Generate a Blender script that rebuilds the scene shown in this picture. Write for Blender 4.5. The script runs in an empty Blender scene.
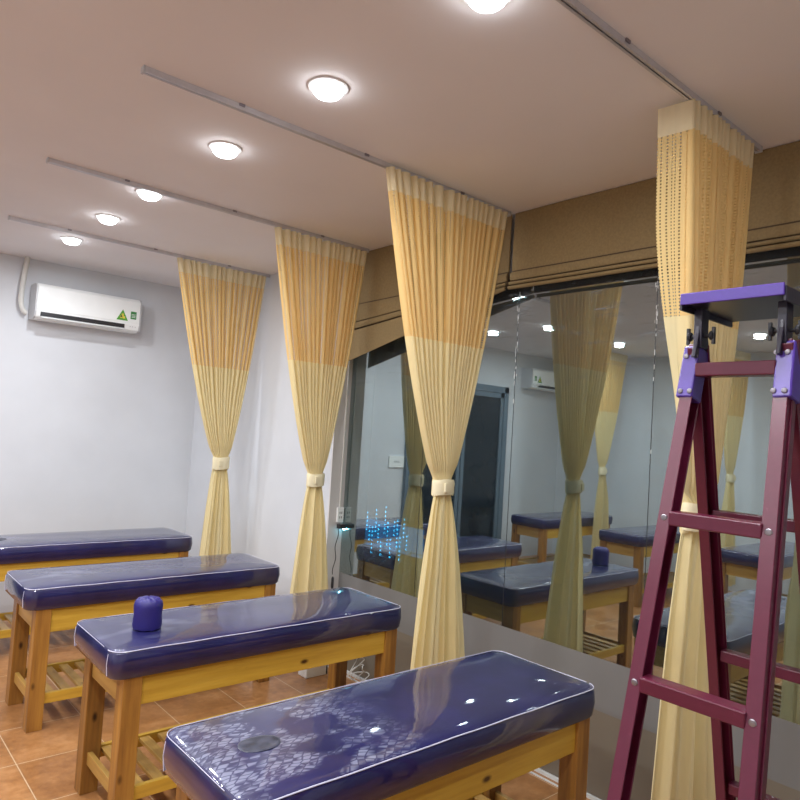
import bpy, bmesh, math, random
from mathutils import Vector, Matrix
random.seed(7)
PI = math.pi
C = bpy.context.scene.collection
scene = bpy.context.scene

# ------------------------------------------------------------------ room measures (metres)
ZC = 2.93          # ceiling
XW = 2.86          # inner face of the window side wall
XG = 2.985         # glass
XL = -2.80         # far side wall
YB = 6.25          # back wall
YF = -1.60         # wall behind the camera
YR = 3.93          # where the window reveal starts

# ------------------------------------------------------------------ materials
def nodes(name):
    m = bpy.data.materials.new(name); m.use_nodes = True
    nt = m.node_tree
    return m, nt, nt.nodes['Principled BSDF'], nt.nodes['Material Output']

def set_in(b, **kw):
    names = {'color': 'Base Color', 'rough': 'Roughness', 'metal': 'Metallic', 'coat': 'Coat Weight',
             'coat_rough': 'Coat Roughness', 'spec': 'Specular IOR Level', 'alpha': 'Alpha'}
    for k, v in kw.items():
        if k == 'color': v = (*v, 1)
        b.inputs[names[k]].default_value = v

def noise(nt, scale, detail=4, coords='Object', vec_scale=None, rough=.5):
    tc = nt.nodes.new('ShaderNodeTexCoord')
    n = nt.nodes.new('ShaderNodeTexNoise')
    n.inputs['Scale'].default_value = scale; n.inputs['Detail'].default_value = detail
    n.inputs['Roughness'].default_value = rough
    if vec_scale:
        mp = nt.nodes.new('ShaderNodeMapping'); mp.inputs['Scale'].default_value = vec_scale
        nt.links.new(tc.outputs[coords], mp.inputs['Vector']); nt.links.new(mp.outputs['Vector'], n.inputs['Vector'])
    else:
        nt.links.new(tc.outputs[coords], n.inputs['Vector'])
    return n

def ramp(nt, src, stops):
    r = nt.nodes.new('ShaderNodeValToRGB')
    e = r.color_ramp.elements
    while len(e) < len(stops): e.new(.5)
    for el, (p, c) in zip(e, stops):
        el.position = p; el.color = (*c, 1) if len(c) == 3 else c
    nt.links.new(src, r.inputs['Fac'])
    return r

def bump(nt, src, strength, dist, target):
    b = nt.nodes.new('ShaderNodeBump'); b.inputs['Strength'].default_value = strength
    b.inputs['Distance'].default_value = dist
    nt.links.new(src, b.inputs['Height']); nt.links.new(b.outputs['Normal'], target)
    return b

def math_n(nt, op, a, b=None, c=None):
    n = nt.nodes.new('ShaderNodeMath'); n.operation = op
    for i, x in enumerate((a, b, c)):
        if x is None: continue
        if isinstance(x, (int, float)): n.inputs[i].default_value = x
        else: nt.links.new(x, n.inputs[i])
    return n.outputs[0]

def plain(name, color, rough=.5, var=.08, nscale=6, **kw):
    m, nt, b, o = nodes(name); set_in(b, rough=rough, **kw)
    n = noise(nt, nscale)
    c0 = tuple(max(0, x * (1 - var)) for x in color); c1 = tuple(min(1, x * (1 + var)) for x in color)
    r = ramp(nt, n.outputs['Fac'], [(.3, c0), (.7, c1)])
    nt.links.new(r.outputs['Color'], b.inputs['Base Color'])
    return m

M = {}
M['wall'] = plain('wall paint', (.67, .695, .735), .75, .03, 3)
M['wall_end'] = plain('reveal paint', (.66, .64, .64), .7, .03, 3)
M['ceiling'] = plain('ceiling paint', (.86, .845, .855), .85, .02, 2)
M['alu'] = plain('satin aluminium', (.62, .62, .65), .38, .05, 20, metal=.45)
M['white_plastic'] = plain('white plastic', (.90, .93, .93), .3, .02, 8)
M['grey_plastic'] = plain('grey plastic', (.55, .56, .58), .4, .03, 8)
M['dark_plastic'] = plain('dark plastic', (.02, .02, .025), .4, .1, 8)
M['blind'] = plain('blind cloth', (.26, .185, .085), .85, .10, 90)
M['blind_shadow'] = plain('blind crease', (.09, .055, .03), .9, .1, 40)  # darker blind cloth colour, paints the shade between folds
M['door_frame'] = plain('grey blue door frame', (.14, .19, .24), .4, .05, 8)
M['door_glass'] = plain('dark door glass', (.012, .02, .028), .08, .1, 3)
M['steel'] = plain('bolt steel', (.32, .30, .33), .4, .1, 40, metal=.9)
M['rim'] = plain('lamp rim', (.85, .85, .85), .4, .02, 8)
M['sill_white'] = plain('silicone and sparkle white', (.75, .78, .78), .4, .1, 30)
M['piping'] = plain('pale piping', (.62, .62, .78), .18, .1, 20)
M['plug'] = plain('blue vinyl bolster', (.018, .012, .15), .5, .15, 14)
M['cable'] = plain('cable white', (.65, .65, .62), .5, .05, 20)
M['hole'] = plain('face hole lining', (.045, .050, .078), .3, .4, 40)

def emit(name, color, strength):
    m, nt, b, o = nodes(name); nt.nodes.remove(b)
    e = nt.nodes.new('ShaderNodeEmission'); e.inputs['Color'].default_value = (*color, 1)
    e.inputs['Strength'].default_value = strength
    nt.links.new(e.outputs[0], o.inputs['Surface']); return m
LAMP = 18
M['lamp'] = emit('downlight diffuser', (.93, .96, 1.0), LAMP)
M['blue_led'] = emit('blue led', (.05, .55, 1.0), 14)
M['blue_led_soft'] = emit('blue led panel', (.01, .30, .70), 1.7)
M['led_point'] = emit('indicator led', (.25, .8, 1.0), 30)

def floor_mat():
    m, nt, b, o = nodes('terracotta floor tile')
    tc = nt.nodes.new('ShaderNodeTexCoord'); s = nt.nodes.new('ShaderNodeSeparateXYZ')
    nt.links.new(tc.outputs['Object'], s.inputs[0])
    T = .4075; g = .0022
    def line(ch, off):
        f = math_n(nt, 'FRACT', math_n(nt, 'DIVIDE', math_n(nt, 'ADD', s.outputs[ch], 20 * T - off + g), T))
        return math_n(nt, 'LESS_THAN', f, 2 * g / T)
    grout = math_n(nt, 'MAXIMUM', line(0, .888), line(1, 3.588))
    def cell(ch, off): return math_n(nt, 'FLOOR', math_n(nt, 'DIVIDE', math_n(nt, 'ADD', s.outputs[ch], 20 * T - off), T))
    cv = nt.nodes.new('ShaderNodeCombineXYZ'); nt.links.new(cell(0, .888), cv.inputs[0]); nt.links.new(cell(1, 3.588), cv.inputs[1])
    wn = nt.nodes.new('ShaderNodeTexWhiteNoise'); nt.links.new(cv.outputs[0], wn.inputs['Vector'])
    n = noise(nt, 5, 8, rough=.65); n2 = noise(nt, 28, 5)
    v = math_n(nt, 'ADD', math_n(nt, 'MULTIPLY', n.outputs['Fac'], .7), math_n(nt, 'MULTIPLY', n2.outputs['Fac'], .3))
    v = math_n(nt, 'ADD', v, math_n(nt, 'MULTIPLY', math_n(nt, 'SUBTRACT', wn.outputs['Value'], .5), .08))
    r = ramp(nt, v, [(.35, (.27, .115, .04)), (.52, (.39, .18, .065)), (.68, (.51, .26, .11))])
    mx = nt.nodes.new('ShaderNodeMix'); mx.data_type = 'RGBA'
    nt.links.new(grout, mx.inputs['Factor']); nt.links.new(r.outputs['Color'], mx.inputs['A']); mx.inputs['B'].default_value = (.62, .46, .30, 1)
    nt.links.new(mx.outputs['Result'], b.inputs['Base Color'])
    set_in(b, rough=.28)
    bump(nt, math_n(nt, 'SUBTRACT', 1, grout), .25, .002, b.inputs['Normal'])
    return m
M['floor'] = floor_mat()

def wood_mat(name, c0, c1, c2, axis):
    m, nt, b, o = nodes(name)
    sc = [26, 26, 26]; sc[axis] = 1.6
    n = noise(nt, 1.0, 6, vec_scale=tuple(sc), rough=.6)
    info = nt.nodes.new('ShaderNodeObjectInfo')
    r = ramp(nt, n.outputs['Fac'], [(.3, c0), (.5, c1), (.72, c2)])
    # knots
    tc = nt.nodes.new('ShaderNodeTexCoord'); mp = nt.nodes.new('ShaderNodeMapping')
    ks = [11, 11, 11]; ks[axis] = 5.5; mp.inputs['Scale'].default_value = ks
    nt.links.new(tc.outputs['Object'], mp.inputs['Vector'])
    vo = nt.nodes.new('ShaderNodeTexVoronoi'); vo.inputs['Scale'].default_value = 1.0; vo.inputs['Randomness'].default_value = 1
    nt.links.new(mp.outputs['Vector'], vo.inputs['Vector'])
    k = ramp(nt, vo.outputs['Distance'], [(.06, (.10, .04, .015)), (.16, (1, 1, 1))])
    mx = nt.nodes.new('ShaderNodeMix'); mx.data_type = 'RGBA'; mx.blend_type = 'MULTIPLY'; mx.inputs['Factor'].default_value = 1
    nt.links.new(r.outputs['Color'], mx.inputs['A']); nt.links.new(k.outputs['Color'], mx.inputs['B'])
    hsv = nt.nodes.new('ShaderNodeHueSaturation')
    nt.links.new(math_n(nt, 'ADD', math_n(nt, 'MULTIPLY', info.outputs['Random'], .25), .88), hsv.inputs['Value'])
    nt.links.new(mx.outputs['Result'], hsv.inputs['Color']); nt.links.new(hsv.outputs['Color'], b.inputs['Base Color'])
    set_in(b, rough=.38, coat=.35, coat_rough=.25)
    return m
M['wood_leg'] = wood_mat('varnished pine leg', (.17, .072, .018), (.31, .14, .028), (.44, .22, .04), 2)
M['wood_x'] = wood_mat('varnished pine rail', (.50, .28, .035), (.62, .37, .045), (.70, .45, .07), 0)
M['wood_y'] = wood_mat('varnished pine slat', (.36, .20, .05), (.50, .29, .07), (.60, .37, .10), 1)

def vinyl_mat(name, netting):
    m, nt, b, o = nodes(name)
    n = noise(nt, 7, 3)
    base = ramp(nt, n.outputs['Fac'], [(.35, (.008, .0075, .060)), (.7, (.015, .0145, .092))])
    col = base.outputs['Color']
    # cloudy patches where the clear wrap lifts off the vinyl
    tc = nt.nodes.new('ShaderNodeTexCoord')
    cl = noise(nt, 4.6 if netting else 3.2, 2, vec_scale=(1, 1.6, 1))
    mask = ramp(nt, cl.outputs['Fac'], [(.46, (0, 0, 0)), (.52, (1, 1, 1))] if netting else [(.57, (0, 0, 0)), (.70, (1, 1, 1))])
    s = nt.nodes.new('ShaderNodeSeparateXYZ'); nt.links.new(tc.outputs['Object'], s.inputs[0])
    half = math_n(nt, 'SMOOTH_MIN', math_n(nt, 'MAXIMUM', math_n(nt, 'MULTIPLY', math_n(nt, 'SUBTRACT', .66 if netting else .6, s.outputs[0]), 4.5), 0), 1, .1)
    if netting:
        mp = nt.nodes.new('ShaderNodeMapping'); mp.inputs['Rotation'].default_value = (0, 0, .5); mp.inputs['Scale'].default_value = (34, 70, 1)
        wn = noise(nt, 5, 2)
        add = nt.nodes.new('ShaderNodeVectorMath'); add.operation = 'MULTIPLY_ADD'
        nt.links.new(wn.outputs['Color'], add.inputs[0]); add.inputs[1].default_value = (.07, .07, 0); nt.links.new(tc.outputs['Object'], add.inputs[2])
        nt.links.new(add.outputs[0], mp.inputs['Vector'])
        vo = nt.nodes.new('ShaderNodeTexVoronoi'); vo.feature = 'DISTANCE_TO_EDGE'; vo.inputs['Scale'].default_value = 1; vo.inputs['Randomness'].default_value = .35
        nt.links.new(mp.outputs[0], vo.inputs['Vector'])
        net = ramp(nt, vo.outputs['Distance'], [(.03, (.1, .1, .1)), (.14, (1, 1, 1))])
        fac = math_n(nt, 'MULTIPLY', math_n(nt, 'MULTIPLY', mask.outputs['Color'], net.outputs['Color']), math_n(nt, 'MULTIPLY', half, .44))
    else:
        fac = math_n(nt, 'MULTIPLY', mask.outputs['Color'], math_n(nt, 'MULTIPLY', half, .30))
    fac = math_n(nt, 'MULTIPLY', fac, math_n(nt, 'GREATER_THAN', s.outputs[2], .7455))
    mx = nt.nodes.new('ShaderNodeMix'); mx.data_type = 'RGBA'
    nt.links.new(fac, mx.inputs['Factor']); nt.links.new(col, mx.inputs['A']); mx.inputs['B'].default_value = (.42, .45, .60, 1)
    nt.links.new(mx.outputs['Result'], b.inputs['Base Color'])
    set_in(b, rough=.42, coat=1.0, coat_rough=.03, spec=.3)
    b.inputs['Coat IOR'].default_value = 1.62
    w = noise(nt, 3.0, 2, vec_scale=(1, 1, .5)); w2 = noise(nt, 16, 3, vec_scale=(1, 1.6, 1))
    h = math_n(nt, 'ADD', w.outputs['Fac'], math_n(nt, 'MULTIPLY', w2.outputs['Fac'], .11))
    bump(nt, h, .30, .012, b.inputs['Coat Normal'])
    return m
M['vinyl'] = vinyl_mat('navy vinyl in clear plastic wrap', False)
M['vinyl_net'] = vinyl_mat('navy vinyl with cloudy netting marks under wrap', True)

def cloth_mat(name, color, mesh=False, translucent=.35):
    m, nt, b, o = nodes(name)
    nt.nodes.remove(b)
    d = nt.nodes.new('ShaderNodeBsdfDiffuse'); t = nt.nodes.new('ShaderNodeBsdfTranslucent')
    n = noise(nt, 30, 4, coords='UV', vec_scale=(1, .2, 1))
    r = ramp(nt, n.outputs['Fac'], [(.3, tuple(x * .93 for x in color)), (.7, color)])
    nt.links.new(r.outputs['Color'], d.inputs['Color']); nt.links.new(r.outputs['Color'], t.inputs['Color'])
    mix = nt.nodes.new('ShaderNodeMixShader'); mix.inputs[0].default_value = translucent
    nt.links.new(d.outputs[0], mix.inputs[1]); nt.links.new(t.outputs[0], mix.inputs[2])
    out = mix.outputs[0]
    if mesh:   # open-weave holes in rows, real see-through holes
        tc = nt.nodes.new('ShaderNodeTexCoord'); s = nt.nodes.new('ShaderNodeSeparateXYZ'); nt.links.new(tc.outputs['UV'], s.inputs[0])
        fu = math_n(nt, 'FRACT', math_n(nt, 'MULTIPLY', s.outputs[0], 1 / .022))
        fv = math_n(nt, 'FRACT', math_n(nt, 'MULTIPLY', s.outputs[1], 1 / .012))
        a = math_n(nt, 'MULTIPLY', math_n(nt, 'LESS_THAN', fu, .29), math_n(nt, 'LESS_THAN', fv, .46))
        tr = nt.nodes.new('ShaderNodeBsdfTransparent'); m2 = nt.nodes.new('ShaderNodeMixShader')
        nt.links.new(a, m2.inputs[0]); nt.links.new(out, m2.inputs[1]); nt.links.new(tr.outputs[0], m2.inputs[2])
        out = m2.outputs[0]
    nt.links.new(out, o.inputs['Surface'])
    return m
M['cloth'] = cloth_mat('cream curtain cloth', (.95, .83, .50), False, .45)
M['cloth_header'] = cloth_mat('cream header tape', (.93, .82, .56), False, .35)
M['cloth_mesh'] = cloth_mat('open weave curtain mesh', (.94, .72, .34), True, .45)
M['tie'] = cloth_mat('cream tieback cloth', (.90, .81, .56), False, .15)

def ladder_paint(name, color):
    m, nt, b, o = nodes(name)
    n = noise(nt, 60, 6, rough=.7)
    r = ramp(nt, n.outputs['Fac'], [(.2, tuple(x * .8 for x in color)), (.66, color), (.745, tuple(min(1, x * 1.5 + .04) for x in color))])
    nt.links.new(r.outputs['Color'], b.inputs['Base Color']); set_in(b, rough=.3, spec=.6)
    bump(nt, n.outputs['Fac'], .08, .002, b.inputs['Normal']); return m
M['maroon'] = ladder_paint('maroon ladder enamel', (.115, .010, .034))
M['purple'] = ladder_paint('purple ladder enamel', (.085, .038, .33))

M['dark_shaded'] = ladder_paint('near black shaded purple', (.016, .012, .032))  # near-black tone paints in the shaded platform underside, shared with the dark posts
def glass_mat():
    m, nt, b, o = nodes('mirror film window glass'); nt.nodes.remove(b)
    g = nt.nodes.new('ShaderNodeBsdfGlossy'); g.inputs['Color'].default_value = (.60, .68, .67, 1)
    tc = nt.nodes.new('ShaderNodeTexCoord')
    n = noise(nt, 1.0, 5, vec_scale=(4, 4, 22), rough=.75)
    rr = ramp(nt, n.outputs['Fac'], [(.56, (.004,) * 3), (.80, (.10,) * 3)])
    nt.links.new(rr.outputs['Color'], g.inputs['Roughness'])
    w = noise(nt, 1.3, 2); bump(nt, w.outputs['Fac'], .05, .004, g.inputs['Normal'])
    tr = nt.nodes.new('ShaderNodeBsdfTransparent'); tr.inputs['Color'].default_value = (.62, .74, .76, 1)
    d = nt.nodes.new('ShaderNodeBsdfDiffuse'); d.inputs['Color'].default_value = (.30, .34, .37, 1)
    mx = nt.nodes.new('ShaderNodeMixShader'); mx.inputs[0].default_value = .55
    nt.links.new(tr.outputs[0], mx.inputs[1]); nt.links.new(g.outputs[0], mx.inputs[2])
    # faint scuffs and film residue, plus streaky sparkle painted pale near the top
    s = noise(nt, 1.0, 9, vec_scale=(30, 30, 9), rough=.8)
    sr = ramp(nt, s.outputs['Fac'], [(.60, (.02,) * 3), (.74, (.25,) * 3)])
    sp = nt.nodes.new('ShaderNodeSeparateXYZ'); nt.links.new(tc.outputs['Object'], sp.inputs[0])
    hi = math_n(nt, 'MULTIPLY', math_n(nt, 'MAXIMUM', math_n(nt, 'SUBTRACT', sp.outputs[2], 1.75), 0), 1.6)
    st = noise(nt, 1.0, 6, vec_scale=(3, 3.5, 34), rough=.7)
    stv = ramp(nt, st.outputs['Fac'], [(.56, (0,) * 3), (.70, (.42,) * 3)])
    tot = math_n(nt, 'ADD', sr.outputs['Color'], math_n(nt, 'MULTIPLY', math_n(nt, 'ADD', stv.outputs['Color'], .10), hi))
    m2 = nt.nodes.new('ShaderNodeMixShader'); nt.links.new(tot, m2.inputs[0])
    nt.links.new(mx.outputs[0], m2.inputs[1]); nt.links.new(d.outputs[0], m2.inputs[2])
    nt.links.new(m2.outputs[0], o.inputs['Surface'])
    return m
M['glass'] = glass_mat()
def film_mat(name, col):
    m, nt, b, o = nodes(name); set_in(b, color=col, rough=.22, spec=.5); b.inputs['Coat Weight'].default_value = .0
    n = noise(nt, 2.5, 3); r = ramp(nt, n.outputs['Fac'], [(.3, tuple(x * .93 for x in col)), (.7, col)])
    nt.links.new(r.outputs['Color'], b.inputs['Base Color']); return m
M['film_a'] = film_mat('frosted film grey band', (.20, .198, .195))
M['film_b'] = film_mat('frosted film lower panel', (.20, .172, .135))

# ------------------------------------------------------------------ mesh helpers
def box(bm, x0, x1, y0, y1, z0, z1):
    vs = [bm.verts.new(p) for p in ((x0, y0, z0), (x1, y0, z0), (x1, y1, z0), (x0, y1, z0), (x0, y0, z1), (x1, y0, z1), (x1, y1, z1), (x0, y1, z1))]
    for f in ((0, 3, 2, 1), (4, 5, 6, 7), (0, 1, 5, 4), (1, 2, 6, 5), (2, 3, 7, 6), (3, 0, 4, 7)):
        bm.faces.new([vs[i] for i in f])

def beam(bm, a, b, w, h, up=(0, 0, 1), wob=None):
    """box beam from a to b, w across, h along up"""
    a = Vector(a); b = Vector(b); d = (b - a).normalized(); s = d.cross(Vector(up)).normalized(); t = s.cross(d).normalized()
    vs = []
    for p in (a, b):
        for i, j in ((-1, -1), (1, -1), (1, 1), (-1, 1)):
            vs.append(bm.verts.new(p + s * w / 2 * i + t * h / 2 * j))
    for f in ((0, 3, 2, 1), (4, 5, 6, 7), (0, 1, 5, 4), (1, 2, 6, 5), (2, 3, 7, 6), (3, 0, 4, 7)):
        bm.faces.new([vs[i] for i in f])

def tube(bm, pts, r, seg=8, closed=False):
    pts = [Vector(p) for p in pts]; n = len(pts); rings = []; prev = None
    for i, p in enumerate(pts):
        if closed: d = pts[(i + 1) % n] - pts[i - 1]
        else: d = pts[min(i + 1, n - 1)] - pts[max(i - 1, 0)]
        d.normalize()
        ref = prev if prev is not None else (Vector((0, 0, 1)) if abs(d.z) < .9 else Vector((1, 0, 0)))
        s = d.cross(ref)
        if s.length < 1e-5: s = d.cross(Vector((1, 0, 0)))
        s.normalize(); t = s.cross(d).normalized(); prev = t
        rings.append([bm.verts.new(p + (s * math.cos(2 * PI * k / seg) + t * math.sin(2 * PI * k / seg)) * r) for k in range(seg)])
    m = n if closed else n - 1
    for i in range(m):
        A, B = rings[i], rings[(i + 1) % n]
        for k in range(seg): bm.faces.new((A[k], A[(k + 1) % seg], B[(k + 1) % seg], B[k]))
    if not closed:
        bm.faces.new(rings[0][::-1]); bm.faces.new(rings[-1])

def lathe(bm, prof, c=(0, 0, 0), seg=32, axis='z'):
    rings = []
    for (r, z) in prof:
        ring = []
        for k in range(seg):
            a = 2 * PI * k / seg; p = (r * math.cos(a), r * math.sin(a), z)
            if axis == 'x': p = (p[2], p[0], p[1])
            if axis == 'y': p = (p[0], p[2], p[1])
            ring.append(bm.verts.new((p[0] + c[0], p[1] + c[1], p[2] + c[2])))
        rings.append(ring)
    for A, B in zip(rings, rings[1:]):
        for k in range(seg): bm.faces.new((A[k], A[(k + 1) % seg], B[(k + 1) % seg], B[k]))
    bm.faces.new(rings[0][::-1]); bm.faces.new(rings[-1])

def rrect(x0, x1, y0, y1, r, seg=6):
    out = []
    for cx, cy, a0 in ((x1 - r, y1 - r, 0), (x0 + r, y1 - r, PI / 2), (x0 + r, y0 + r, PI), (x1 - r, y0 + r, 1.5 * PI)):
        for k in range(seg + 1):
            a = a0 + PI / 2 * k / seg; out.append((cx + r * math.cos(a), cy + r * math.sin(a)))
    return out

def link(name, bm, m, parent=None, smooth=False, bevel=0, kind=None, loc=None):
    bmesh.ops.recalc_face_normals(bm, faces=bm.faces)
    me = bpy.data.meshes.new(name); bm.to_mesh(me); bm.free()
    me.materials.append(m)
    if smooth:
        for p in me.polygons: p.use_smooth = True
        try: me.set_sharp_from_angle(angle=math.radians(40))
        except Exception: pass
    o = bpy.data.objects.new(name, me); C.objects.link(o)
    if parent: o.parent = parent
    if loc: o.location = loc
    if bevel:
        bv = o.modifiers.new('bevel', 'BEVEL'); bv.width = bevel; bv.segments = 2; bv.limit_method = 'ANGLE'
    if kind: o['kind'] = kind
    return o

def thing(name, label, cat, loc=(0, 0, 0), group=None, rz=0):
    o = bpy.data.objects.new(name, None); C.objects.link(o); o.location = loc; o.rotation_euler = (0, 0, rz)
    o['label'] = label; o['category'] = cat
    if group: o['group'] = group
    return o
def tag(o, label, cat, group=None):
    o['label'] = label; o['category'] = cat
    if group: o['group'] = group
    return o
def dup(root, loc, label, group=None):
    r = root.copy(); C.objects.link(r); r.location = loc; r['label'] = label
    if group: r['group'] = group
    for ch in list(root.children):
        c = ch.copy(); C.objects.link(c); c.parent = r
        for g in list(ch.children):
            d = g.copy(); C.objects.link(d); d.parent = c
    return r
def B(): return bmesh.new()
def sbox(name, m, *a, parent=None, kind='structure', bevel=0):
    bm = B(); box(bm, *a); return link(name, bm, m, parent, kind=kind, bevel=bevel)

# ------------------------------------------------------------------ setting
sbox('floor', M['floor'], XL - .1, XG + .25, YF - .1, YB + .1, -.1, 0)
sbox('ceiling', M['ceiling'], XL - .1, XG + .25, YF - .1, YB + .1, ZC, ZC + .1)
sbox('wall_back', M['wall'], XL, 3.2, YB, YB + .1, 0, ZC)
sbox('wall_left', M['wall'], XL - .1, XL, YF, YB, 0, ZC)
sbox('wall_front', M['wall'], XL, 3.2, YF - .1, YF, 0, ZC)
sbox('wall_right', M['wall'], XW, 3.2, YR + .012, YB, 0, ZC)
sbox('trim_1', M['wall_end'], XW, 3.2, YR, YR + .012, 0, ZC)            # greyer reveal face beside the glass
sbox('wall_right_lintel', M['wall_end'], XG - .03, 3.2, YF, YR, 2.62, ZC)
GT = 2.62
win = sbox('window_1', M['glass'], XG, XG + .008, YF, YR, .66, GT)
sbox('frosted_band', M['film_a'], XG, XG + .008, YF, YR, .415, .66, parent=win, kind=None)
sbox('frosted_panel', M['film_b'], XG, XG + .008, YF, YR, .02, .415, parent=win, kind=None)
for i, y in enumerate((3.14, 2.43, 1.612, .8, 0)):
    bm = B(); random.seed(40 + i)
    # thin dark joint between two sheets and pale beads painting the sparkle on it
    box(bm, XG - .0012, XG, y - .0014, y + .0014, .66, GT)
    link('pane_joint', bm, M['dark_plastic'], win)
    if y > .5 and y < 3:
        bm = B()
        for k in range(26):
            z = GT - .1 - abs(random.gauss(0, .33)); w = random.uniform(.0015, .004); yy = y + random.gauss(0, .004)
            box(bm, XG - .003, XG - .0012, yy - w / 2, yy + w / 2, z, z + random.uniform(.006, .03))
        link('sparkle_beads', bm, M['sill_white'], win)
bm = B(); box(bm, XG - .012, XG, YF, YR, 0, .018); box(bm, XG - .05, XG - .042, YF, YR, 0, .006)
link('trim_2', bm, M['sill_white'], kind='structure')

# double door on the back wall (seen in the glass)
dr = B(); x0, x1, zt = -1.53, .34, 2.41
for a in ((x0, x0 + .09, 0, zt), (x1 - .09, x1, 0, zt), (x0, x1, zt - .09, zt)):
    box(dr, a[0], a[1], YB - .05, YB, a[2], a[3])
door = link('door_1', dr, M['door_frame'], kind='structure', bevel=.004)
for a, b_ in ((x0 + .09, -.64), (-.62, x1 - .09)):
    bm = B()
    for q in ((a, a + .06, 0.01, zt - .09), (b_ - .06, b_, 0.01, zt - .09), (a, b_, 0.01, .1), (a, b_, zt - .16, zt - .09)):
        box(bm, q[0], q[1], YB - .035, YB - .002, q[2], q[3])
    lf = link('door_leaf', bm, M['door_frame'], door)
    bm = B(); box(bm, a + .06, b_ - .06, YB - .02, YB - .008, .1, zt - .16); link('door_pane', bm, M['door_glass'], lf)

# ------------------------------------------------------------------ ceiling rails
def rail(x0, x1, y, label):
    t = thing('curtain_rail', label, 'curtain rail', ((x0 + x1) / 2, y, ZC - .022), 'ceiling curtain rails')
    h = (x1 - x0) / 2
    bm = B(); box(bm, -h, h, -.012, .012, .016, .022); box(bm, -h, h, -.012, -.009, 0, .016); box(bm, -h, h, .009, .012, 0, .016)
    box(bm, -h, h, -.009, -.003, 0, .003); box(bm, -h, h, .003, .009, 0, .003)
    link('track', bm, M['alu'], t)
    for s in (-1, 1):
        bm = B(); box(bm, s * h - .004, s * h + .004, -.014, .014, -.002, .0225); link('end_cap', bm, M['grey_plastic'], t)
    for q in (-.62, .0, .62):
        bm = B(); box(bm, q * h - .012, q * h + .012, -.017, .017, .012, .0225); link('bracket', bm, M['steel'], t)
    return t
XE = XW + .012
rail(.904, XE - .02, 4.993, 'thin metal curtain rail on the ceiling nearest the wall air conditioner')
rail(.811, XE - .02, 3.673, 'metal curtain rail on the ceiling, second from the air conditioner wall')
rail(.819, XE - .02, 2.428, 'metal curtain rail crossing the ceiling beside the largest visible downlight')
rail(.80, XE - .02, 1.133, 'metal curtain rail at the top right above the ladder')

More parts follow.
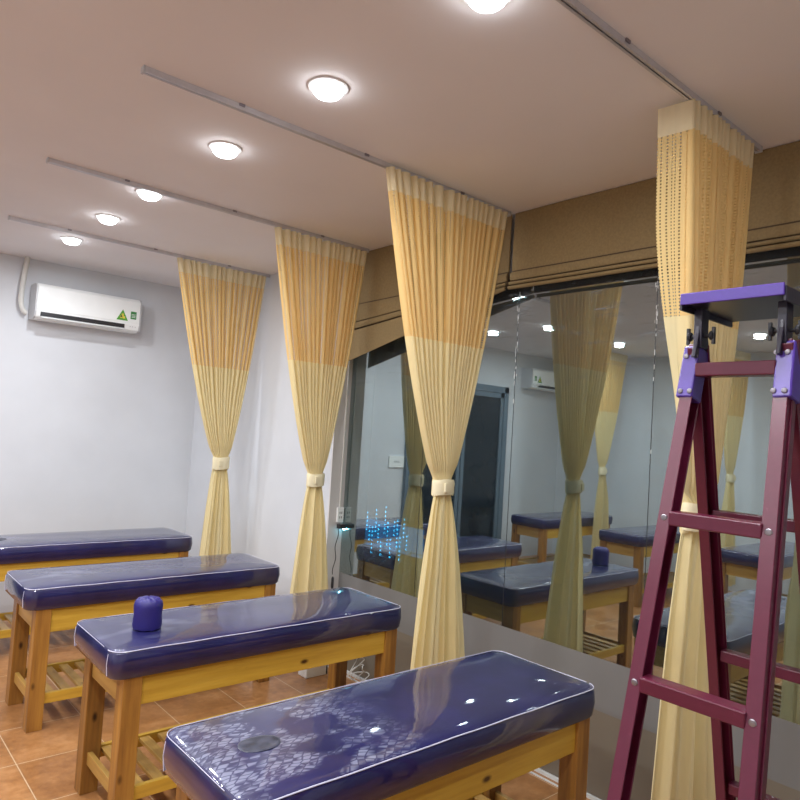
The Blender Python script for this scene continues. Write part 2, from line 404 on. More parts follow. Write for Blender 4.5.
# ------------------------------------------------------------------ curtains
def smooth(t): return t * t * (3 - 2 * t)
def curtain(name, label, group, y, top, z_top, z_break, tie_c, tie_z, tie_w, bot, z_bot, seed, brk=None, flap=None, mirror=False, pleats=15, loc_only=False):
    """top=(xa,xb) spread along the rail, pinched by a tieback, flaring again below."""
    rnd = random.Random(seed)
    tz0, tz1 = tie_z
    xa, xb = top
    root = thing(name, label, 'curtain', (tie_c, y, 0), group)
    NU = 330
    ph = [rnd.uniform(-.35, .35) for _ in range(60)]
    wdt = [rnd.uniform(.55, 1.5) for _ in range(60)]
    # uneven pleat phase
    acc = [0]
    for i in range(60): acc.append(acc[-1] + wdt[i])
    def phase(s):
        q = s * pleats; i = int(q)
        return (acc[i] + (acc[i + 1] - acc[i]) * (q - i)) * 2 * PI * pleats / acc[pleats]
    lowf = [(rnd.uniform(.6, 1), rnd.uniform(0, 6.28), k) for k in (2, 3, 5, 7)]
    def pt(s, z):
        # x range
        if z >= tz1:
            t = (z - tz1) / (z_top - tz1)
            e = t ** .80 if t > 0 else 0
            l = tie_c - tie_w / 2 + (xa - (tie_c - tie_w / 2)) * e
            r = tie_c + tie_w / 2 + (xb - (tie_c + tie_w / 2)) * (t ** .78 if t > 0 else 0)
            ampy = .010 + .012 * smooth(min(1, t * 1.5)) + (.010 if t < .5 else .010 * (1 - (t - .5) * 2))
            if t < .04: ampy *= .6
            dep = 1
        elif z >= tz0:
            l = tie_c - tie_w / 2; r = tie_c + tie_w / 2; ampy = .016; t = 0
        else:
            t = (tz0 - z) / (tz0 - z_bot); e = t ** .75
            l = tie_c - tie_w / 2 + (bot[0] - (tie_c - tie_w / 2)) * e
            r = tie_c + tie_w / 2 + (bot[1] - (tie_c + tie_w / 2)) * e
            ampy = .020 + .022 * smooth(min(1, t * 3))
        x = l + (r - l) * s
        p = phase(s)
        if z >= tz0:
            yy = math.sin(p) * ampy
            xo = math.sin(p * 1 + 1.2) * min(.008, (r - l) / pleats * .35)
        else:
            # fewer, softer folds below the tie
            yy = 0
            for a, f, k in lowf: yy += a * math.sin(k * 2 * PI * s + f) * ampy * .48
            yy += math.sin(p) * .004 * (1 - t)
            xo = 0
        # the bunch is rounder in plan near the tie
        rnd_ = (1 - abs(2 * s - 1) ** 2) * .025 * (1 - min(1, abs(z - (tz0 + tz1) / 2) / .5))
        yy -= rnd_
        if flap and z > tz1:
            t = (z - tz1) / (z_top - tz1)
            if s < flap[0]:
                q = 1 - s / flap[0]
                # first width of cloth is turned back along the room
                x = l + (r - l) * flap[0] * .03
                e2 = smooth(min(1, t * 1.35))
                return Vector((x - .008 * q, y + flap[1] * q * e2 + .004 * math.sin(p), z))
            x = l + (r - l) * (s - flap[0]) / (1 - flap[0])
        elif flap and z <= tz1:
            pass
        return Vector((x + xo, y + yy, z))
    FW = (xb - xa) * 1.9 + (.2 if flap else 0)   # real cloth width
    def sheet(nm, zs, m, part_label=None):
        bm = B(); uvl = bm.loops.layers.uv.new('UVMap'); grid = []
        for z in zs:
            grid.append([bm.verts.new(pt(i / NU, z) - Vector((tie_c, y, 0))) for i in range(NU + 1)])
        for j in range(len(zs) - 1):
            for i in range(NU):
                f = bm.faces.new((grid[j][i], grid[j][i + 1], grid[j + 1][i + 1], grid[j + 1][i]))
                for lp, (ii, zz) in zip(f.loops, ((i, zs[j]), (i + 1, zs[j]), (i + 1, zs[j + 1]), (i, zs[j + 1]))):
                    lp[uvl].uv = (ii / NU * FW, zz)
        me = bpy.data.meshes.new(nm); bm.to_mesh(me); bm.free(); me.materials.append(m)
        for p in me.polygons: p.use_smooth = True
        o = bpy.data.objects.new(nm, me); C.objects.link(o); o.parent = root
        if part_label: o['label'] = part_label
        return o
    zh = z_top - .105
    def lin(a, b_, n): return [a + (b_ - a) * i / n for i in range(n + 1)]
    sheet('header_band', lin(z_top, zh, 4), M['cloth_header'], 'plain cream header band')
    sheet('mesh_panel', lin(zh, z_break, 20), M['cloth_mesh'], 'open weave amber mesh panel')
    zm = (tz0 + tz1) / 2
    sheet('cloth_panel', lin(z_break, tz1, 18) + lin(tz1 - .01, tz0, 4) + lin(tz0 - .01, z_bot, 34), M['cloth'])
    # tieback: a band round the bunch
    bm = B(); seg = 28; rings = []
    prof = [(0, tz0 + .004), (.006, tz0 + .002), (.009, tz0 + .02), (.008, zm), (.010, tz1 - .02), (.006, tz1 - .002), (0, tz1 - .004)]
    for k, (o_, z) in enumerate(prof):
        ring = []
        for i in range(seg):
            a = 2 * PI * i / seg
            ring.append(bm.verts.new(((tie_w / 2 + o_) * math.cos(a), (.036 + o_) * math.sin(a) - .012, z + .004 * math.sin(a * 2 + seed))))
        rings.append(ring)
    for A, B_ in zip(rings, rings[1:]):
        for i in range(seg): bm.faces.new((A[i], A[(i + 1) % seg], B_[(i + 1) % seg], B_[i]))
    tb = link('tieback', bm, M['tie'], root, smooth=True)
    bm = B(); box(bm, -tie_w * .30, -tie_w * .30 + .022, -.062, -.052, zm - .022, zm + .022); link('fastener_tab', bm, M['tie'], tb, bevel=.002)
    for k in range(7):
        xx = xa + (xb - xa) * (k + .5) / 7 - tie_c
        bm = B(); box(bm, xx - .003, xx + .003, -.003, .003, z_top - .012, ZC - .021)
        link('hook', bm, M['white_plastic'], root)
    return root
G1 = 'tied curtains along the window side'
curtain('curtain', 'tied cream curtain nearest the wall air conditioner, farthest back', G1, 4.993, (2.045, 2.82), 2.905, 2.105, 2.535, (1.30, 1.40), .125, (2.39, 2.74), .15, 3)
curtain('curtain', 'tied cream curtain in the middle distance, second from the back wall', G1, 3.673, (2.11, 2.842), 2.905, 2.095, 2.54, (1.30, 1.385), .110, (2.37, 2.76), .15, 9)
curtain('curtain', 'tall tied cream curtain in the centre in front of the dark window', G1, 2.404, (1.945, 2.80), 2.905, 2.14, 2.428, (1.385, 1.465), .112, (2.24, 2.71), .15, 5, pleats=17)
curtain('curtain', 'large tied cream curtain at right behind the maroon ladder', G1, 1.133, (2.262, 2.765), 2.907, 2.15, 2.44, (1.40, 1.50), .20, (2.17, 2.72), .15, 14, flap=(.13, .115), pleats=14)
G2 = 'curtains of the far row, seen only in the window reflection'
curtain('curtain', 'far row tied curtain beside the second air conditioner, seen only in the window reflection', G2, 4.90, (-2.40, -1.52), 2.905, 2.12, -1.88, (1.30, 1.40), .115, (-2.07, -1.70), .15, 21)
curtain('curtain', 'far row tied curtain seen reflected between the ladder rails', G2, 3.46, (-2.72, -1.95), 2.905, 2.12, -2.26, (1.35, 1.44), .115, (-2.45, -2.08), .15, 33)

# ------------------------------------------------------------------ roman blinds
def blind(y0, y1, label, droop):
    """y0 near edge, y1 far edge; droop: bottom drop at the far edge"""
    root = thing('roman_blind', label, 'blind', (XW + .024, (y0 + y1) / 2, ZC - .45), 'roman blinds above the window')
    ym = (y0 + y1) / 2; zo = ZC - .45
    def strip(nm, m, zfun, xoff, bulge=.0, thick=.006, n=40):
        bm = B(); rows = []
        for i in range(n + 1):
            y = y0 + (y1 - y0) * i / n; t = i / n
            zt, zb = zfun(t, y); r = []
            K = 6
            for k in range(K + 1):
                q = k / K; z = zt + (zb - zt) * q
                r.append((bm.verts.new((-xoff - bulge * math.sin(PI * q) - .002 * math.sin(y * 9 + z * 7), y - ym, z - zo)), bm.verts.new((-xoff + thick - bulge * math.sin(PI * q) * .5, y - ym, z - zo))))
            rows.append(r)
        for A, B_ in zip(rows, rows[1:]):
            for k in range(6):
                bm.faces.new((A[k][0], B_[k][0], B_[k + 1][0], A[k + 1][0])); bm.faces.new((A[k][1], A[k + 1][1], B_[k + 1][1], B_[k][1]))
            bm.faces.new((A[0][0], A[0][1], B_[0][1], B_[0][0])); bm.faces.new((A[6][0], B_[6][0], B_[6][1], A[6][1]))
        for R in (rows[0], rows[-1]):
            for k in range(6): bm.faces.new((R[k][0], R[k + 1][0], R[k + 1][1], R[k][1]))
        return link(nm, bm, m, root, smooth=True)
    d = droop
    strip('cloth_panel', M['blind'], lambda t, y: (ZC - .004, 2.604 - d * .12 * t), .002, .003)
    strip('fold', M['blind'], lambda t, y: (2.594 - d * .12 * t, 2.549 - d * .34 * t), .012, .006)
    strip('fold', M['blind'], lambda t, y: (2.540 - d * .34 * t, 2.524 - d * .42 * t), .020, .006)
    strip('fold', M['blind'], lambda t, y: (2.516 - d * .44 * t, 2.497 - d * t), .026, .008)
    strip('crease_shadow', M['blind_shadow'], lambda t, y: (2.606 - d * .12 * t, 2.520 - d * .44 * t), .001, .0)  # dark backing strip paints the shade in the gaps between folds
    return root
blind(-1.2, 2.408, 'long beige roman blind drawn up level above the window at right', 0.0)
blind(2.432, YR - .02, 'beige roman blind sagging lower on its left, between the two middle curtains', .36)

# ------------------------------------------------------------------ downlights
def downlight():
    t = thing('downlight', '', 'ceiling light', (0, 0, ZC))
    bm = B(); lathe(bm, [(.062, 0), (.075, -.001), (.074, -.006), (.060, -.009), (.058, -.004)], seg=36); link('rim', bm, M['rim'], t, smooth=True)
    bm = B(); lathe(bm, [(.058, -.006), (.058, -.012), (.054, -.024), (.044, -.034), (.028, -.040), (.006, -.042)], seg=28)  # bulge added to give the lamp the round look of its glare
    link('diffuser', bm, M['lamp'], t)
    ld = bpy.data.lights.new('bulb', 'AREA'); ld.shape = 'DISK'; ld.size = .10; ld.energy = 12; ld.color = (.93, .96, 1.0)
    lo = bpy.data.objects.new('bulb', ld); C.objects.link(lo); lo.parent = t; lo.location = (0, 0, -.044)
    return t
ys = [1.279, 2.05, 2.86, 3.765, 4.46, 5.245]
main_labels = ['bright downlight cut by the top edge of the photo',
               'largest fully visible round downlight on the ceiling',
               'round downlight between the two longest curtain rails',
               'round downlight touching the second curtain rail',
               'round downlight, second from the air conditioner wall',
               'small round downlight nearest the wall air conditioner']
first = None
def put_light(x, y, label, group):
    global first
    if first is None:
        first = downlight(); first.location = (x, y, ZC); first['label'] = label; first['group'] = group
    else: dup(first, (x, y, ZC), label, group)
for y, l in zip(ys, main_labels): put_light(1.36, y, l, 'downlights over the blue beds')
put_light(1.36, .45, 'downlight above the camera side of the ladder, outside the photo', 'downlights over the blue beds')
for x, row in ((-.027, 'middle'), (-1.433, 'far left')):
    for y in ys + [.45]:
        put_light(x, y, 'round %s row downlight, seen only as a glint in the dark window' % row, '%s row downlights' % row)

# ------------------------------------------------------------------ massage beds
def mattress_bm(L, W, z0, z1, sag=.0):
    bm = B(); levels = []
    r = .062
    def ring(ins, z, jit=0):
        pts = rrect(ins, L - ins, -W / 2 + ins, W / 2 - ins, max(.012, r - ins * .5), 7)
        return pts, z
    prof = [(.012, z0), (.002, z0 + .012), (-.004, (z0 + z1) / 2), (.000, z1 - .014), (.006, z1 - .004), (.014, z1)]
    rings = []
    for ins, z in prof:
        rings.append([bm.verts.new((x, y, z)) for x, y in ring(ins, z)[0]])
    # top: inward rings with a soft crown
    for ins, dz in ((.03, .004), (.06, .007), (.11, .009), (.17, .010), (.22, .010)):
        pts = ring(ins, 0)[0]
        rings.append([bm.verts.new((x, y, z1 + dz + .0015 * math.sin(x * 17 + y * 9) + .001 * math.sin(x * 31 - y * 23))) for x, y in pts])
    n = len(rings[0])
    for A, B_ in zip(rings, rings[1:]):
        for k in range(n): bm.faces.new((A[k], A[(k + 1) % n], B_[(k + 1) % n], B_[k]))
    bm.faces.new(rings[0][::-1]); bm.faces.new(rings[-1])
    return bm
def make_bed(label, cat_group, L, vinyl, hole=True):
    W = .525
    root = thing('massage_bed', label, 'massage bed', (0, 0, 0), cat_group)
    zt = .747
    mt = link('mattress', mattress_bm(L, W, .632, zt), vinyl, root, smooth=True)
    mt['label'] = 'navy vinyl mattress in clear plastic wrap'
    # pale piping along the near long edge, a finer seam round the other three
    loop = rrect(.004, L - .004, -W / 2 + .004, W / 2 - .004, .058, 6)
    near = loop[14:28]; rest = loop[27:28] + loop[0:15]
    for pl, rad, nm in ((near, .0021, 'piping'), (rest, .0011, 'seam')):
        bm = B(); dense = []
        for a, b_ in zip(pl, pl[1:]):
            a = Vector((*a, 0)); b_ = Vector((*b_, 0)); n = max(1, int((a - b_).length / .05))
            for k in range(n):
                q = a.lerp(b_, k / n); q.z = zt - .003 + .0008 * math.sin(q.x * 23 + q.y * 11); dense.append(q)
        tube(bm, dense, rad, 6); link(nm, bm, M['piping'], mt, smooth=True)
    for sx, sy in ((0, -1), (0, 1)):
        bm = B(); x = .008; y = sy * (W / 2 - .050)
        tube(bm, [(x + .004, y, zt - .004), (x - .006, y, zt - .018), (x - .010, y * 1.005, (zt + .632) / 2), (x - .006, y, .645)], .0022, 6)
        link('corner_seam', bm, M['piping'], mt, smooth=True)
    if hole:
        bm = B(); n = 32; R = []
        for (a, z) in ((1.0, zt + .006), (1.05, zt + .0125), (.97, zt + .0138), (.85, zt + .0135), (.5, zt + .0135)):
            R.append([bm.verts.new((.19 + .062 * a * math.cos(2 * PI * k / n), .046 * a * math.sin(2 * PI * k / n), z + .0012 * math.sin(3 * 2 * PI * k / n))) for k in range(n)])
        for A, B_ in zip(R, R[1:]):
            for k in range(n): bm.faces.new((A[k], A[(k + 1) % n], B_[(k + 1) % n], B_[k]))
        bm.faces.new(R[-1]); bm.faces.new(R[0][::-1])
        h = link('face_hole', bm, M['hole'], mt, smooth=True); h['label'] = 'dark oval face hole under the plastic wrap'
    # timber frame
    lx0, lx1, ly = .060, L - .035, W / 2 - .018
    lw, ld = .078, .078
    for x in (lx0, lx1 - lw):
        for s in (-1, 1):
            bm = B(); y0, y1 = (s * ly, s * (ly - ld)) if s < 0 else (s * (ly - ld), s * ly)
            box(bm, x, x + lw, min(y0, y1), max(y0, y1), 0, .633)
            link('leg', bm, M['wood_leg'], root, bevel=.003)
    for s in (-1, 1):
        bm = B(); yo = s * (ly - .012); box(bm, lx0 + lw - .001, lx1 - lw + .001, min(yo, yo - s * .024), max(yo, yo - s * .024), .512, .631)
        link('side_apron', bm, M['wood_x'], root, bevel=.002)
    for x in (lx0 + .012, lx1 - .036):
        bm = B(); box(bm, x, x + .024, -ly + ld - .001, ly - ld + .001, .512, .631); link('end_apron', bm, M['wood_y'], root, bevel=.002)
    for s in (-1, 1):
        bm = B(); yo = s * (ly - .018); box(bm, lx0 + lw - .001, lx1 - lw + .001, min(yo, yo - s * .022), max(yo, yo - s * .022), .128, .182)
        link('shelf_rail', bm, M['wood_x'], root, bevel=.002)
    for x in (lx0 + .020, lx1 - .042):
        bm = B(); box(bm, x, x + .022, -ly + ld - .001, ly - ld + .001, .128, .182); link('shelf_rail', bm, M['wood_y'], root, bevel=.002)
    nsl = 15
    for k in range(nsl):
        x = lx0 + lw + .012 + (lx1 - lx0 - 2 * lw - .024 - .048) * k / (nsl - 1)
        bm = B(); box(bm, x, x + .048, -ly + .0405, ly - .0405, .158, .174); link('slat', bm, M['wood_y'], root, bevel=.0015)
    return root
LB = 1.548
GB = 'blue wrapped massage beds in the near row'
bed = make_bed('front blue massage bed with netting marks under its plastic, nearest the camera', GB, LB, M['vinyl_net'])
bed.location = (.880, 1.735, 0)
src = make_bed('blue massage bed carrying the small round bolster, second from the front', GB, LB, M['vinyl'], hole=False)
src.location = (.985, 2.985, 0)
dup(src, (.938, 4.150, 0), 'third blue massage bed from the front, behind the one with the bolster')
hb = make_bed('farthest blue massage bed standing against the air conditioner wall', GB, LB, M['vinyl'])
hb.location = (.890, 5.400, 0)
G3 = 'massage beds of the far row, seen only in the window reflection'
L2 = 'far row massage bed %s, seen only in the window reflection'
dup(src, (-2.38, 5.25, 0), L2 % 'nearest the door wall', G3)
dup(src, (-2.36, 3.99, 0), L2 % 'in the middle of its row', G3)
dup(src, (-2.40, 2.72, 0), L2 % 'behind the ladder', G3)

# blue round bolster on the second bed
bm = B(); lathe(bm, [(.050, 0), (.060, .004), (.0625, .02), (.059, .06), (.0615, .098), (.058, .116), (.047, .128), (.028, .133), (.004, .134)], seg=40)
for v in bm.verts: v.co.z += .0015 * math.sin(math.atan2(v.co.y, v.co.x) * 9)
o = link('face_hole_plug', bm, M['plug'], smooth=True, loc=(1.205, 2.945, .7595))
tag(o, 'small round deep blue bolster standing on the second bed', 'bolster')

# ------------------------------------------------------------------ air conditioners
def air_con(loc, label, group):
    t = thing('air_conditioner', label, 'air conditioner', loc, group)
    # origin: left-bottom of back, x to right, y towards the wall (back at y=0, front at -0.2)
    w = .86; d = .205; h = .295
    prof = [(0, .005), (-.155, 0), (-.190, .018), (-d, .062), (-d, .215), (-.200, .268), (-.185, .287), (-.165, h), (0, h)]
    bm = B(); Ls = [bm.verts.new((.012, y, z)) for y, z in prof]; Rs = [bm.verts.new((w - .012, y, z)) for y, z in prof]
    n = len(prof)
    for i in range(n): bm.faces.new((Ls[i], Ls[(i + 1) % n], Rs[(i + 1) % n], Rs[i]))
    bm.faces.new(Ls[::-1]); bm.faces.new(Rs)
    link('body', bm, M['white_plastic'], t, bevel=.004)
    for xx in (0, w - .012):
        bm = B(); A = [bm.verts.new((xx, y, z)) for y, z in prof]; Bv = [bm.verts.new((xx + .012, y, z)) for y, z in prof]
        for i in range(n): bm.faces.new((A[i], A[(i + 1) % n], Bv[(i + 1) % n], Bv[i]))
        bm.faces.new(A[::-1]); bm.faces.new(Bv)
        link('side_cheek', bm, M['grey_plastic'], t, bevel=.003)
    bm = B(); box(bm, .014, w - .014, -d - .006, -d + .001, .078, .266); link('front_panel', bm, M['white_plastic'], t, bevel=.003)
    bm = B(); box(bm, .045, w - .14, -d - .0015, -.185, .026, .060); link('air_outlet', bm, M['dark_plastic'], t)
    bm = B(); beam(bm, (.05, -.208, .020), (w - .145, -.208, .020), .036, .005, up=(0, -.45, .9)); link('louvre', bm, M['white_plastic'], t, bevel=.001)
    bm = B()
    for k in range(3): lathe(bm, [(.004, 0), (.004, -.003)], c=(w - .09 + .022 * k, -d + .002, .045), seg=10, axis='y')
    link('indicator', bm, M['grey_plastic'], t)
    # triangular green sticker and small green energy label
    tri = [(w - .215, .090), (w - .115, .090), (w - .165, .185)]
    bm = B(); F = [bm.verts.new((x, -d - .0068, z)) for x, z in tri]; K = [bm.verts.new((x, -d - .006, z)) for x, z in tri]
    bm.faces.new(F); bm.faces.new(K[::-1])
    for i in range(3): bm.faces.new((F[i], F[(i + 1) % 3], K[(i + 1) % 3], K[i]))
    st = link('sticker', bm, MG['green'], t); st['label'] = 'green triangle sticker with yellow centre'
    bm = B(); 
    cen = (w - .165, .118)
    for (a0, b0, a1, b1) in ((-.020, -.010, .000, .012), (-.008, .006, .010, .030), (.004, -.012, .022, .008)):
        box(bm, cen[0] + a0, cen[0] + a1, -d - .0074, -d - .0068, cen[1] + b0, cen[1] + b1)
    link('sticker_mark', bm, MG['yellow'], st)
    bm = B(); box(bm, cen[0] - .018, cen[0] - .004, -d - .0078, -d - .0070, cen[1] - .002, cen[1] + .012); link('sticker_mark', bm, M['dark_plastic'], st)
    bm = B(); box(bm, w - .095, w - .045, -d - .0068, -d - .006, .108, .178); s2 = link('energy_label', bm, MG['green2'], t)
    bm = B()
    for k in range(3): box(bm, w - .088, w - .052, -d - .0074, -d - .0068, .150 - .012 * k, .154 - .012 * k)
    box(bm, w - .095, w - .045, -d - .0074, -d - .0068, .104, .111)
    link('label_line', bm, M['white_plastic'], s2)
    return t
MG = {'green': plain('sticker green', (.10, .36, .05), .5, .1, 30), 'green2': plain('label green', (.05, .25, .07), .5, .1, 30), 'yellow': plain('sticker yellow', (.75, .62, .08), .5, .1, 30)}
ac = air_con((1.338, YB, 2.418), 'white split air conditioner with green stickers on the far wall', 'split air conditioners')
dup(ac, (-2.70, YB, 2.43), 'second white split air conditioner, seen only reflected in the window', 'split air conditioners')
bm = B()
pts = [(1.285, YB - .045, ZC - .002)]
for k in range(12): pts.append((1.285 - .022 * math.sin(PI * k / 11 * .5), YB - .05, ZC - .02 - .33 * k / 11))
for k in range(1, 9):
    a = PI / 2 * k / 8; pts.append((1.263 + .050 * (1 - math.cos(a)), YB - .055, 2.58 - .11 * math.sin(a)))
tube(bm, pts, .021, 12)
o = link('refrigerant_pipe', bm, M['cable'], smooth=True); tag(o, 'white wrapped pipe bending down from the ceiling beside the air conditioner', 'pipe')

# ------------------------------------------------------------------ sockets and cords
def socket(name, loc, ax, label, w=.115, h=.075, holes=3):
    t = thing(name, label, 'socket', loc, None)
    bm = B(); box(bm, -w / 2, w / 2, -.018, 0, -h / 2, h / 2); link('plate', bm, M['white_plastic'], t, bevel=.003)
    for k in range(holes):
        bm = B(); xx = (k - (holes - 1) / 2) * .032
        if h > w: box(bm, -.010, -.006, -.0195, -.0175, xx - .008, xx + .008); box(bm, .006, .010, -.0195, -.0175, xx - .008, xx + .008)
        else: box(bm, xx - .004, xx + .004, -.0195, -.0175, -.012, .012)
        link('pin_hole', bm, M['dark_plastic'], t)
    return t
socket('wall_socket', (.47, YB, 1.325), 'y', 'white wall socket beside the grey door, seen only reflected in the window', .24, .14)
socket('wall_socket', (2.952, YR, 1.068), 'y', 'white double socket on the grey edge beside the window', .055, .105, 2)
bm = B(); box(bm, 2.950 - .005, 2.950 + .005, YR - .010, YR, 1.122, ZC - .42)
o = link('cable_trunking', bm, M['cable']); tag(o, 'thin white cable trunking running down to the socket beside the window', 'trunking')
t = thing('power_adapter', 'black plug-in adapter with a glowing blue light in the window-side socket', 'adapter', (2.945, YR - .018, .99))
bm = B(); box(bm, -.026, .030, -.04, -.0005, -.014, .016); link('body', bm, M['dark_plastic'], t, bevel=.005)
bm = B(); lathe(bm, [(.007, 0), (.009, -.006), (.004, -.011)], c=(.026, -.022, -.0145), seg=12, axis='z'); link('indicator_light', bm, M['led_point'], t)
bm = B(); cord = [(2.928, YR - .03, .975)]
for k in range(1, 16): cord.append((2.928 + .008 * math.sin(k * .8) - .02 * (k / 15), YR - .03, .975 - .32 * k / 15))
tube(bm, cord, .0028, 6)
t2 = thing('hanging_cord', 'thin black cord hanging below the adapter to an inline plug', 'cord', (0, 0, 0))
link('wire', bm, M['dark_plastic'], t2, smooth=True)
bm = B(); lathe(bm, [(.004, .64), (.009, .63), (.010, .57), (.005, .545)], c=(2.909, YR - .03, 0), seg=12); link('inline_plug', bm, M['dark_plastic'], t2, smooth=True)
t3 = thing('floor_box', 'white electrical box on the floor below the window-side socket', 'electrical box', (2.765, 3.86, 0))
bm = B(); box(bm, -.09, .075, -.05, .05, 0, .07); link('case', bm, M['white_plastic'], t3, bevel=.006)
bm = B(); box(bm, .076, .084, -.05, .05, .004, .066); link('end_plate', bm, M['dark_plastic'], t3, bevel=.002)
bm = B(); rnd = random.Random(5); pts = []
for k in range(44):
    a = k * .55; pts.append((2.925 + .028 * math.sin(a * 1.3) + .01 * rnd.random(), 3.62 + .07 * math.cos(a * .71) - .002 * k, .008 + .20 * abs(math.sin(a * .37)) * (1 - k / 60)))
for k in range(10): pts.append((2.93 - .003 * k, 3.52 - .05 * k, .006))
sm = []
for i in range(len(pts) - 1):
    for q in (0, .5): sm.append(Vector(pts[i]).lerp(Vector(pts[i + 1]), q))
tube(bm, sm, .0032, 6)
o = link('loose_cable', bm, M['cable'], smooth=True); tag(o, 'tangle of thin white cable on the floor against the glass', 'cable')

# ------------------------------------------------------------------ outside the glass: blue lights and a wire rack
t = thing('light_curtain', 'row of short blue light strings glowing outside beyond the window', 'string lights', (3.50, 4.12, .90))
for k in range(19):
    bm = B(); y = -.32 + .037 * k; z0 = -.10 + .10 * math.sin(k * 2.1)
    for q in range(4 + k % 4): lathe(bm, [(.0015, 0), (.005, .004), (.0015, .015)], c=(0, y, z0 + .033 * q), seg=6)
    link('light_string', bm, M['blue_led'], t)
t = thing('blue_light_box', 'blue glowing light box standing outside beyond the window', 'light box', (4.05, 4.75, .62))
bm = B(); box(bm, -.03, .03, -.62, .30, 0, .27); link('case', bm, M['dark_plastic'], t, bevel=.005)
bm = B(); box(bm, -.036, -.031, -.60, .28, .015, .255); link('lit_face', bm, M['blue_led_soft'], t)
for y in (-.55, .25):
    bm = B(); box(bm, -.02, .02, y - .02, y + .02, -.65, 0); link('leg', bm, M['dark_plastic'], t)
t = thing('wire_rack', 'slanting wire mesh rack outside beyond the window', 'rack', (3.42, 4.02, .60))
for k in range(6):
    bm = B(); y = -.38 + .15 * k; tube(bm, [(-.18, y, .0), (.22, y + .10, .16)], .004, 6); link('wire', bm, M['steel'], t)
for k in range(4):
    bm = B(); q = k / 3; tube(bm, [(-.18 + .4 * q, -.38 + .10 * q, .16 * q), (-.18 + .4 * q, .37 + .10 * q, .16 * q)], .004, 6); link('wire', bm, M['steel'], t)
for y in (-.36, .36):
    bm = B(); tube(bm, [(-.16, y, -.67), (-.16, y, 0.01)], .006, 6); link('leg', bm, M['steel'], t)
pm = plain('leaf green', (.05, .22, .05), .5, .3, 20)
t = thing('potted_plant', 'small leafy plant outside beyond the window, lit blue', 'plant', (3.62, 4.72, 0))
bm = B(); lathe(bm, [(.09, 0), (.12, .25), (.13, .26), (.11, .25)], seg=20); link('pot', bm, M['dark_plastic'], t, smooth=True)
bm = B(); rnd = random.Random(2)
for k in range(70):
    a = rnd.uniform(0, 6.28); rr = rnd.uniform(.0, .10); z = rnd.uniform(.6, 1.25); c = Vector((rr * math.cos(a), rr * math.sin(a), z))
    d = Vector((math.cos(a), math.sin(a), rnd.uniform(-.4, .6))) * rnd.uniform(.03, .06); s = Vector((-math.sin(a), math.cos(a), .2)) * .012
    vs = [bm.verts.new(c), bm.verts.new(c + d * .5 + s), bm.verts.new(c + d), bm.verts.new(c + d * .5 - s + Vector((0, 0, .002)))]
    bm.faces.new(vs)
link('foliage', bm, pm, t)
bm = B(); tube(bm, [(0, 0, .25), (.01, .01, .7), (0, 0, 1.2)], .006, 6); link('stem', bm, pm, t)
bm = B(); box(bm, 3.2, 7, 0, 7, -.1, 0); link('outdoor_paving', bm, M['film_b'], kind='structure')

# ------------------------------------------------------------------ step ladder
lad = thing('step_ladder', 'maroon metal step ladder with purple top brackets and platform', 'ladder', (1.60, .66, 0))
ZT = 1.93
def fx(z): return .012 - .246 * (1.88 - z)             # front plane x offset
def bx(z): return .02 + .258 * (1.88 - z)
def ytop(s, z, k): return s * (.100 + k * (1.88 - z))
def fy(s, z): return s * (.100 + .030 * (1.88 - z)) + .004 - .014 * (1.88 - z)
def by(s, z): return s * (.100 + .016 * (1.88 - z)) + .0
def rail_l(xf, yf, s, nm):
    bm = B(); a = Vector((xf(0), yf(s, 0), 0)); b_ = Vector((xf(ZT), yf(s, ZT), ZT))
    d = (b_ - a).normalized()
    # channel section: web facing sideways, two lips
    X_ = Vector((1, 0, 0)); X_ = (X_ - d * X_.dot(d)).normalized(); Y_ = d.cross(X_).normalized()
    if Y_.y * s < 0: Y_ = -Y_
    fr = -1 if xf is fx else 1
    sec = [(-.5, .5), (.5, .5), (.5, -.35), (.42, -.35), (.42, .35), (-.42, .35), (-.42, -.35), (-.5, -.35)]
    W_, D_ = .050, .030
    A = [bm.verts.new(a + X_ * W_ * u + Y_ * D_ * v) for u, v in sec]; Bv = [bm.verts.new(b_ + X_ * W_ * u + Y_ * D_ * v) for u, v in sec]
    n = len(sec)
    for i in range(n): bm.faces.new((A[i], A[(i + 1) % n], Bv[(i + 1) % n], Bv[i]))
    # end caps (two quads + web)
    for V in (A, Bv):
        bm.faces.new((V[0], V[5], V[6], V[7])); bm.faces.new((V[1], V[2], V[3], V[4])); bm.faces.new((V[0], V[1], V[4], V[5]))
    # raised strip along the outer web
    beam(bm, a + Y_ * (D_ * .5 + .002), b_ + Y_ * (D_ * .5 + .002), .016, .004, up=Y_)
    # front face plate so the front of the rail reads solid
    beam(bm, a + X_ * fr * W_ * .5, b_ + X_ * fr * W_ * .5, .030, .003, up=X_)
    o = link(nm, bm, M['maroon'], lad, bevel=.0015)
    bm = B(); box(bm, a.x - .03, a.x + .03, a.y - .02, a.y + .02, 0, .03); link('rubber_foot', bm, M['dark_plastic'], o, bevel=.004)
    return o
rl = {}
for s in (-1, 1):
    rl[('f', s)] = rail_l(fx, fy, s, 'front_rail'); rl[('b', s)] = rail_l(bx, by, s, 'back_rail')
step = .354
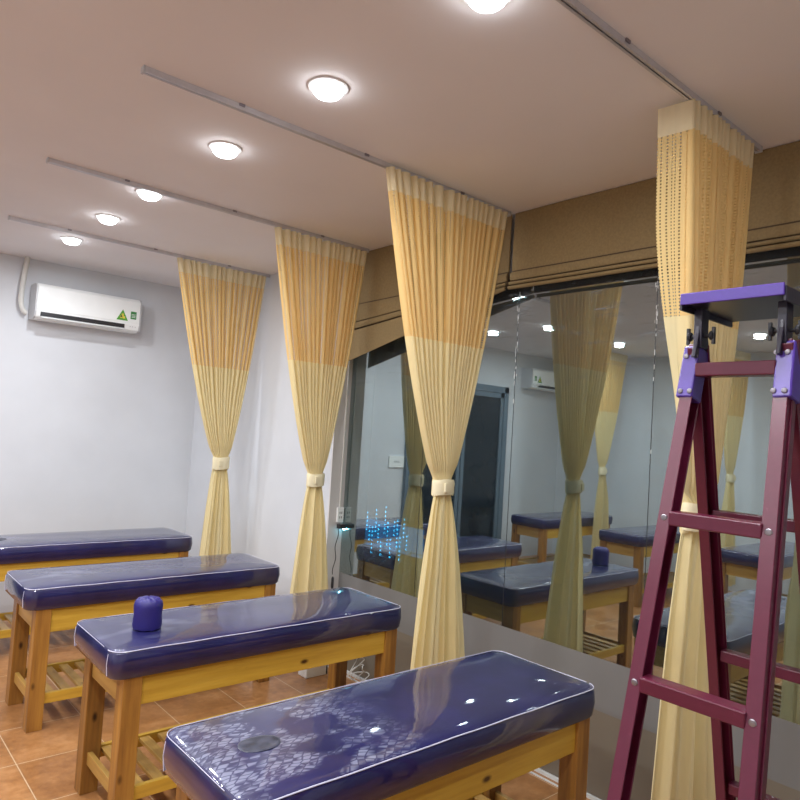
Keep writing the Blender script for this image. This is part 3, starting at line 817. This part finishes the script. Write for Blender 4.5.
for k in range(6):
    z = 1.88 - step * k if k else 1.872
    if z < .08: break
    bm = B(); a = Vector((fx(z) - .010, fy(-1, z) + .012, z)); b_ = Vector((fx(z) - .010, fy(1, z) - .012, z))
    box(bm, a.x - .022, a.x + .022, a.y, b_.y, z - .016, z + .016)
    o = link('rung', bm, M['maroon'], lad, bevel=.003)
    if k:
        for yy, s in ((fy(-1, z), -1), (fy(1, z), 1)):
            bm = B(); lathe(bm, [(.001, -.0025), (.006, -.002), (.008, 0)], c=(fx(z) - .0275, yy, z), seg=12, axis='x')
            link('bolt', bm, M['steel'], o, smooth=True)
for k in range(1, 6):
    z = 1.88 - step * k
    bm = B(); box(bm, bx(z) - .012, bx(z) + .020, by(-1, z) + .012, by(1, z) - .012, z - .014, z + .014)
    o = link('back_bar', bm, M['maroon'], lad, bevel=.003)
# purple corner brackets on the front rails
for s in (-1, 1):
    bm = B(); z0, z1 = 1.80, 1.925
    a = Vector((fx(z0) - .004, fy(s, z0) + s * .004, z0)); b_ = Vector((fx(z1) - .004, fy(s, z1) + s * .004, z1))
    beam(bm, a, b_, .038, .054, up=(1, 0, 0))
    br = link('corner_bracket', bm, M['purple'], lad, bevel=.004); br['label'] = 'purple corner bracket'
    for zz in (1.82, 1.905):
        for dy in (-.010, .012):
            bm = B(); lathe(bm, [(.001, -.003), (.005, -.0025), (.0065, 0)], c=(fx(zz) - .034, fy(s, zz) + dy, zz), seg=10, axis='x')
            link('bolt', bm, M['steel'], br, smooth=True)
    # hinge plate carrying the platform
    bm = B(); y = s * .092 + .002
    vs = [(-.030, 1.90), (.05, 1.90), (.035, 1.96), (.030, 2.02), (-.005, 2.02), (-.012, 1.96)]
    A = [bm.verts.new((x, y - .005, z)) for x, z in vs]; Bv = [bm.verts.new((x, y + .005, z)) for x, z in vs]
    for i in range(6): bm.faces.new((A[i], A[(i + 1) % 6], Bv[(i + 1) % 6], Bv[i]))
    bm.faces.new(A[::-1]); bm.faces.new(Bv)
    box(bm, -.010, .026, y - .010, y + .010, 1.925, 2.018)
    hp = link('hinge_plate', bm, M['dark_shaded'], lad, bevel=.002)
    bm = B(); tube(bm, [(.008, y - .03, 1.955), (.008, y + .03, 1.955)], .0045, 8)
    for e in (-1, 1):
        lathe(bm, [(.010, -.004), (.012, 0), (.010, .004)], c=(.008, y + e * .026, 1.955), seg=10, axis='y')
        beam(bm, (.008, y + e * .030, 1.935), (.008, y + e * .030, 1.975), .009, .006, up=(0, 1, 0))
    link('wing_bolt', bm, M['dark_plastic'], hp)
# platform tray: thin deck with front and side lips
bm = B(); y0, y1 = -.112, .112; xa, xb = -.060, .215; zb, ztp = 2.022, 2.030
box(bm, xa, xb, y0, y1, zb, ztp)
pf = link('platform', bm, M['dark_shaded'], lad, bevel=.003); pf['label'] = 'standing platform painted dark for its shaded underside, with purple front lip'
bm = B(); box(bm, xa - .006, xa, y0, y1, zb - .003, ztp + .016); link('front_lip', bm, M['purple'], pf, bevel=.002)
for yy in (y0, y1):
    bm = B(); box(bm, xa, xb, yy - .003, yy + .003, zb - .014, ztp + .010); link('side_lip', bm, M['dark_shaded'], pf, bevel=.001)

# ------------------------------------------------------------------ world, camera
w = bpy.data.worlds.new('night'); scene.world = w; w.use_nodes = True
w.node_tree.nodes['Background'].inputs[0].default_value = (.01, .018, .035, 1); w.node_tree.nodes['Background'].inputs[1].default_value = .25

yaw, pit, rol, f, cx, cy = 0.7043, 0.0487, 0.0631, 680.9, 387.894, 398.686
F = Vector((math.sin(yaw) * math.cos(pit), math.cos(yaw) * math.cos(pit), math.sin(pit)))
r = Vector((math.cos(yaw), -math.sin(yaw), 0)); u = r.cross(F)
r2 = r * math.cos(rol) + u * math.sin(rol); u2 = -r * math.sin(rol) + u * math.cos(rol)
cam = bpy.data.cameras.new('camera'); co = bpy.data.objects.new('camera', cam); C.objects.link(co)
m = Matrix((r2, u2, -F)).transposed().to_4x4(); m.translation = Vector((0, 0, 1.68)); co.matrix_world = m
cam.sensor_width = 36; cam.lens = f / 800 * 36; cam.shift_x = (400 - cx) / 800; cam.shift_y = (cy - 400) / 800
cam.clip_start = .02; scene.camera = co

scene.view_settings.view_transform = 'Standard'; scene.view_settings.look = 'None'
scene.view_settings.exposure = 0; scene.view_settings.gamma = 1; scene.view_settings.use_curve_mapping = False
